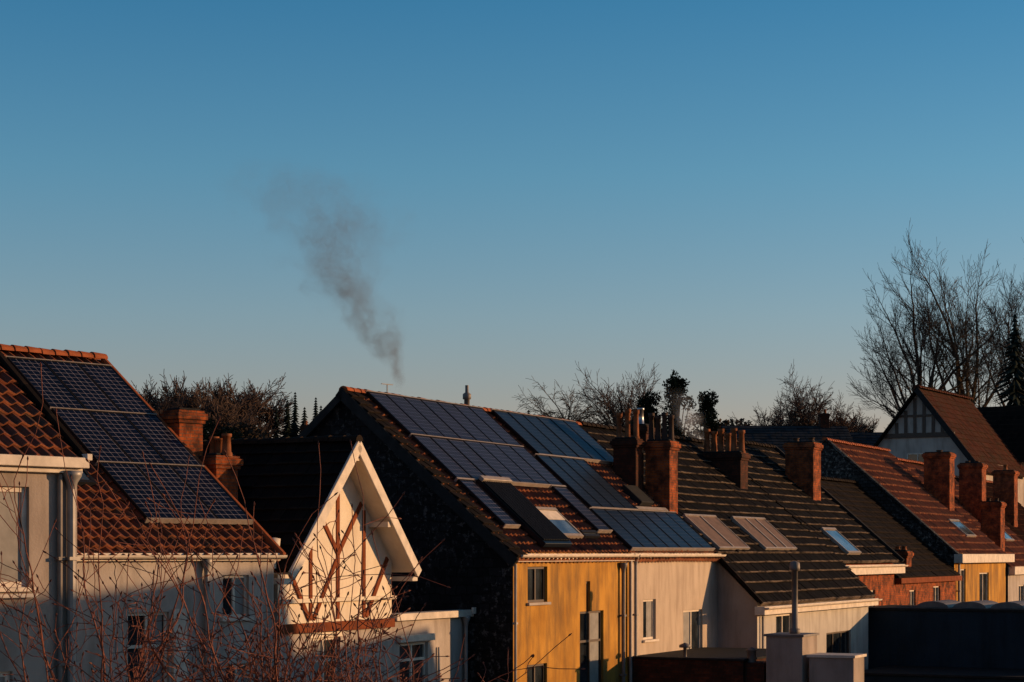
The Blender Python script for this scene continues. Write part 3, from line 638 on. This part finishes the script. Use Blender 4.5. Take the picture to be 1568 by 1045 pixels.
medtree('bare_tree',31,11.4,198,14.4,.8,DTREE);medtree('birch_tree',32,5.6,195,12.4,.5,BARKW,droop=True)
medtree('bare_tree',33,30.2,200,12.6,.9,DTREE);medtree('bare_tree',34,27.2,205,9.6,1.1);medtree('bare_tree',35,33.4,204,10.2,1.1)
tmpl=[]
for sd in (41,42,43,44):
    T=Tree(sd);R=T.r;cfg=dict(wob=.14,up=.03,n=[5,5,4],ang=(.4,1.0),len=(.5,.75),t0=.12,seg=3,taper=.55,rr=.7,rmin=.032)
    T.tube([Vector((0,0,0)),Vector((0,0,3))],[.3,.22],5)
    for i in range(10):
        a=2*math.pi*i/10+R.uniform(-.3,.3);sp=R.uniform(.2,1.4)
        T.branch(Vector((0,0,R.uniform(1.2,3))),Vector((math.cos(a)*sp,math.sin(a)*sp,1)).normalized(),R.uniform(2.3,3.4),.13,3,cfg)
    tmpl.append((np.array(T.V),T.F))
RR=random.Random(5);VV=[];FF=[];off=0
spots=[(-44.5,236,1.05),(-41.5,240,1.15),(-38.5,234,1.1),(-35.5,242,1.15),(-33,238,1.2),(-31.2,246,1.1),(-47.5,240,1.05),(-46,246,1.0),(-43,250,1.1),(-36,252,1.15),(-50,240,.95),(-53,243,.9),(-39.8,230,.9),(-34.2,231,.9),(-30.6,229,.7),(-42,228,.8),(-23,252,.45),(-20,252,.5),(-16,255,.5),(-11,258,.5),(-5,262,.45),(1,260,.45),(7,262,.5),(11,258,.5),(15,258,.5),(20,262,.5),(27,252,.5),(34,250,.55),(38,252,.6),(44,250,.7),(50,248,.8),(56,250,.85)]
for x,y,s in spots:
    v,f=tmpl[RR.randrange(4)];a=RR.uniform(0,6.28);c_,s_=math.cos(a),math.sin(a)
    VV.append(np.stack([(v[:,0]*c_-v[:,1]*s_)*s*1.05+x,(v[:,0]*s_+v[:,1]*c_)*s+y,v[:,2]*s*RR.uniform(.9,1.1)+tz(x,y)-.5],1))
    FF+= [(q[0]+off,q[1]+off,q[2]+off,q[3]+off) for q in f];off+=len(v)
mesh('distant_tree_line',np.concatenate(VV).tolist(),FF,DTREE)
def leafcloud(name,clumps,mat,size,dens,seed,trunk=None,loc=(0,0,0),bark=BARK):
    R=np.random.RandomState(seed);V=[];F=[]
    for cx,cy,cz,r,rz in clumps:
        n=int(dens*r*r*rz**.5)
        d=R.normal(size=(n,3));d/=np.linalg.norm(d,axis=1)[:,None];rr=R.uniform(.25,1.15,n)**.6
        c=np.array([cx,cy,cz])+d*rr[:,None]*np.array([r,r,rz])
        A=R.normal(size=(n,3));A/=np.linalg.norm(A,axis=1)[:,None];B=np.cross(A,R.normal(size=(n,3)));B/=np.linalg.norm(B,axis=1)[:,None]
        S=size*R.uniform(.5,1.3,n)[:,None]
        q=np.stack([c-A*S,c+B*S*.6,c+A*S,c-B*S*.6],1).reshape(-1,3);k=len(V);V+=q.tolist()
        F+=[(k+4*i,k+4*i+1,k+4*i+2,k+4*i+3) for i in range(n)]
    if trunk: 
        e=empty(name,90,*loc);mesh('foliage',V,F,mat,e)
        T=Tree(seed)
        T.tube([Vector((0,0,0)),Vector((.1,0,trunk*.5)),Vector((0,0,trunk))],[.3,.2,.05],6)
        for cx,cy,cz,r,rz in clumps: T.tube([Vector((0,0,cz*.6)),Vector((cx*.6,cy*.6,cz*.85)),Vector((cx,cy,cz))],[.1,.06,.03],4)
        T.obj('trunk',bark,(0,0,0),e);return e
    o=mesh(name,V,F,mat);o.location=loc;return o
def ever(seed,x,y,H,w,name='evergreen_tree'):
    R=random.Random(seed);cl=[]
    for i in range(70):
        t=R.uniform(.45,1);ww=w*min(1,(1.12-t)*2.4)
        a=R.uniform(0,6.28);rr=ww*R.uniform(.05,1.0)
        cl.append((math.cos(a)*rr,math.sin(a)*rr,H*t,R.uniform(.25,.65),R.uniform(.35,.7)))
    leafcloud(name,cl,LEAF,.12,680,seed,H,(x,y,tz(x,y)-.3))
ever(61,12.1,145,15.3,2.2);ever(62,10.2,147,13.6,1.5);ever(63,14.6,146,13.9,1.7)
def conifer(V,F,R,x,y,z,H,w):
    lay=int(H*3.2)
    for i in range(lay):
        t=i/lay;zz=z+H*(.08+.92*t);r=w*(1-t)+.08
        for j in range(11):
            a=R.uniform(0,6.28);L=r*R.uniform(.6,1.15);b=.16+.2*(1-t)
            px_,py_=-math.sin(a)*b,math.cos(a)*b;ca,sa=math.cos(a),math.sin(a)
            k=len(V);V+=[(x,y,zz+.25),(x+ca*L*.55+px_,y+sa*L*.55+py_,zz-L*.2),(x+ca*L,y+sa*L,zz-L*.35),(x+ca*L*.55-px_,y+sa*L*.55-py_,zz-L*.2)]
            F.append((k,k+1,k+2,k+3))
    k=len(V);V+=[(x-.08,y,z),(x+.08,y,z),(x,y,z+H*1.03)];F.append((k,k+1,k+2))
R=random.Random(9);V=[];F=[]
for x,H in ((-28.6,5.6),(-27.3,6.6),(-26.2,7.6),(-25,5.8),(-24.0,7.0),(-23,6),(-22,5.4),(-20.6,5.2),(2.0,5.6),(1,4.6),(-18,5.3)):
    y=238+R.uniform(-4,4);conifer(V,F,R,x,y,tz(x,y)-.5,H,1.3+R.random()*.5)
mesh('distant_conifers',V,F,LEAF2)
V=[];F=[];conifer(V,F,R,0,0,0,20.5,6.2);o=mesh('spruce_tree',V,F,LEAF2);o.location=(36.2,141,tz(36,141)-.3)
R=random.Random(3);cl=[]
for i in range(230):
    y=R.uniform(150,242);x=R.uniform(-.29,.28)*y;cl.append((x,y,tz(x,y)+R.uniform(.3,2.6),R.uniform(1,2.4),R.uniform(1,2)))
HM=plain('hedge_scrub',(.035,.025,.018),.9,var=.5,scale=.3,spec=.1)
leafcloud('hedgerow_scrub',cl,HM,.3,90,7)
R=random.Random(4);zt=tz(-21.5,140)
leafcloud('garden_evergreen',[(R.uniform(-1.5,1.5),R.uniform(-1,1),R.uniform(6,10.8),R.uniform(.5,1.1),1) for i in range(18)],LEAF,.14,500,8,9,(-21.5,140,zt))

# ------------------------------------------------------------------ foreground shrubs (bare twigs)
def shrub(seed,x,y,tips,zb=-2.5,r=.02):
    T=Tree(seed);R=T.r
    T.tube([Vector((0,0,0)),Vector((.05,0,1.8)),Vector((0,0,zb-GZ))],[.09,.08,.06],7)
    cfg=dict(wob=.17,up=.02,n=[7,5],ang=(.5,1.25),len=(.3,.55),t0=.25,seg=7,taper=.5,rr=.62,rmin=.0034)
    for tx,ty,tzz in tips:
        p=Vector((0,0,zb-GZ-R.uniform(0,.6)));t=Vector((tx-x,ty-y,tzz-GZ));L=(t-p).length
        T.branch(p,((t-p).normalized()+Vector((0,0,.08))).normalized(),L*.76,r*R.uniform(.5,.85),2,cfg)
    for q,dd in T.tips: T.tube([q,q+dd*.014,q+dd*.034],[.005,.009,.002],4)
    return T.obj('bare_shrub',TWIG,(x,y,GZ))
R=random.Random(77)
def tipset(n,cx,sp,y0,y1,Y0):
    L=[]
    for i in range(n):
        px_=cx+R.uniform(-sp,sp);py_=R.uniform(y0,y1);Y=Y0+R.uniform(-1,1);L.append(((px_-784)/3000*Y,Y,-(py_-848)/3000*Y))
    return L
shrub(101,-1.6,14,tipset(26,430,190,865,1000,14),-1.9)
shrub(102,-3.0,15,tipset(14,130,160,800,1000,15),-2.0)
shrub(103,-.95,13.5,tipset(9,600,60,945,1010,13.5),-1.8,.015)

# ------------------------------------------------------------------ smoke plumes (volumes)
def plume(name,Y,pts,zr_,xr_,dens,seed,col=(.32,.34,.38),hw=1.9):
    z0,z1=zr_;x0,x1=xr_
    o=mesh(name,boxv(x0,x1,Y-hw,Y+hw,z0,z1),BF,None)
    m=bpy.data.materials.new(name+'_volume');m.use_nodes=True;nt=m.node_tree;nt.nodes.remove(nt.nodes['Principled BSDF']);out=nt.nodes['Material Output']
    tc=N(nt,'ShaderNodeTexCoord');ns=N(nt,'ShaderNodeTexNoise');ns.inputs['Scale'].default_value=1.1;ns.inputs['Detail'].default_value=3
    nt.links.new(tc.outputs['Object'],ns.inputs['Vector'])
    sub=N(nt,'ShaderNodeVectorMath',operation='SUBTRACT');nt.links.new(ns.outputs[1],sub.inputs[0]);sub.inputs[1].default_value=(.5,.5,.5)
    sz=N(nt,'ShaderNodeSeparateXYZ');nt.links.new(tc.outputs['Object'],sz.inputs[0])
    mr=N(nt,'ShaderNodeMapRange');nt.links.new(sz.outputs[2],mr.inputs[0]);mr.inputs[1].default_value=z0;mr.inputs[2].default_value=z1
    rp_=ramp(nt,[((z-z0)/(z1-z0),((x-x0)/(x1-x0),r/2.5,d)) for z,x,r,d in pts],'EASE');nt.links.new(mr.outputs[0],rp_.inputs[0])
    sc3=N(nt,'ShaderNodeSeparateColor');nt.links.new(rp_.outputs[0],sc3.inputs[0])
    def M2(op,a,b):
        n=N(nt,'ShaderNodeMath',operation=op)
        for s,v in ((n.inputs[0],a),(n.inputs[1],b)):
            if isinstance(v,(int,float)): s.default_value=v
            else: nt.links.new(v,s)
        return n.outputs[0]
    rr=M2('MULTIPLY',sc3.outputs[1],2.5)
    dsc=N(nt,'ShaderNodeVectorMath',operation='SCALE');nt.links.new(sub.outputs[0],dsc.inputs[0]);nt.links.new(M2('MULTIPLY',rr,2.6),dsc.inputs['Scale'])
    pos=N(nt,'ShaderNodeVectorMath',operation='ADD');nt.links.new(tc.outputs['Object'],pos.inputs[0]);nt.links.new(dsc.outputs[0],pos.inputs[1])
    sp=N(nt,'ShaderNodeSeparateXYZ');nt.links.new(pos.outputs[0],sp.inputs[0])
    xc=M2('ADD',M2('MULTIPLY',sc3.outputs[0],x1-x0),x0)
    dx=M2('SUBTRACT',sp.outputs[0],xc);dy=M2('SUBTRACT',sp.outputs[1],Y)
    dd=M2('DIVIDE',M2('SQRT',M2('ADD',M2('MULTIPLY',dx,dx),M2('MULTIPLY',dy,dy)),0),rr)
    fall=M2('MAXIMUM',M2('SUBTRACT',1.,dd),0.);fall=M2('POWER',fall,1.3)
    n2=N(nt,'ShaderNodeTexNoise');n2.inputs['Scale'].default_value=1.6;n2.inputs['Detail'].default_value=6;n2.inputs['Roughness'].default_value=.62;nt.links.new(pos.outputs[0],n2.inputs['Vector'])
    nn=M2('MAXIMUM',M2('MULTIPLY',M2('SUBTRACT',n2.outputs[0],.38),5.),0.)
    den=M2('MULTIPLY',M2('MULTIPLY',M2('MULTIPLY',fall,nn),sc3.outputs[2]),dens)
    pv=N(nt,'ShaderNodeVolumePrincipled');pv.inputs['Color'].default_value=(*col,1);nt.links.new(den,pv.inputs['Density'])
    nt.links.new(pv.outputs[0],out.inputs['Volume']);o.data.materials.append(m);return o
plume('chimney_smoke',62,[(5.0,-3.55,.18,.8),(5.8,-3.65,.42,.95),(6.8,-4.1,.8,.8),(7.6,-4.7,1.05,.6),(8.5,-5.3,1.3,.42),(9.5,-5.6,1.75,.26),(10.4,-5.7,2.3,.18),(11.4,-6.6,2.5,.1),(12.6,-7.6,2.5,0)],(5.0,12.7),(-10.5,-1.8),2.2,1,(.29,.305,.34),1.8)
plume('chimney_vapour',72,[(3.4,7.1,.2,1.0),(4.1,6.95,.4,.7),(4.9,6.6,.6,.35),(5.6,6.2,.8,.1),(6.2,5.9,.8,0)],(3.4,6.3),(4.9,8.2),2.4,2,(.75,.8,.88),.8)

# ------------------------------------------------------------------ light, world, camera
SA,SE=80,8
w=bpy.data.worlds.new('World');sc.world=w;w.use_nodes=True;nt=w.node_tree;bg=nt.nodes['Background']
sk=N(nt,'ShaderNodeTexSky',sky_type='NISHITA');sk.sun_disc=False;sk.sun_elevation=rad(SE);sk.sun_rotation=rad(SA);sk.altitude=50;sk.air_density=1.0;sk.dust_density=.6;sk.ozone_density=2.5
tc=N(nt,'ShaderNodeTexCoord');sp=N(nt,'ShaderNodeSeparateXYZ');nt.links.new(tc.outputs['Generated'],sp.inputs[0])
rp=ramp(nt,[(0,(.9,.58,.6)),(.06,(.84,.59,.62)),(.12,(.7,.68,.72)),(.19,(.47,.7,.77)),(.28,(.24,.6,.74)),(.5,(.26,.42,.52)),(1,(.33,.37,.4))]);nt.links.new(sp.outputs[2],rp.inputs[0])
col=mix(nt,1.0,sk.outputs[0],rp.outputs[0],'MULTIPLY')
nt.links.new(col,bg.inputs[0]);bg.inputs[1].default_value=.2
sl_=bpy.data.lights.new('sun','SUN');sl_.energy=5.0;sl_.angle=rad(.5);sl_.color=(1,.58,.27)
so=bpy.data.objects.new('sun',sl_);sc.collection.objects.link(so)
dirv=Vector((math.sin(rad(SA))*math.cos(rad(SE)),math.cos(rad(SA))*math.cos(rad(SE)),math.sin(rad(SE))))
so.rotation_euler=dirv.to_track_quat('Z','Y').to_euler();so.location=(40,20,30)
cd=bpy.data.cameras.new('camera');cam=bpy.data.objects.new('camera',cd);sc.collection.objects.link(cam);sc.camera=cam
cam.location=(0,0,0);cam.rotation_euler=(rad(90),0,0);cd.sensor_width=36;cd.lens=36*3000/1568;cd.shift_y=(848-522.5)/1568;cd.clip_end=6000;cd.clip_start=.1
sc.view_settings.view_transform='Standard';sc.view_settings.look='None';sc.view_settings.exposure=0
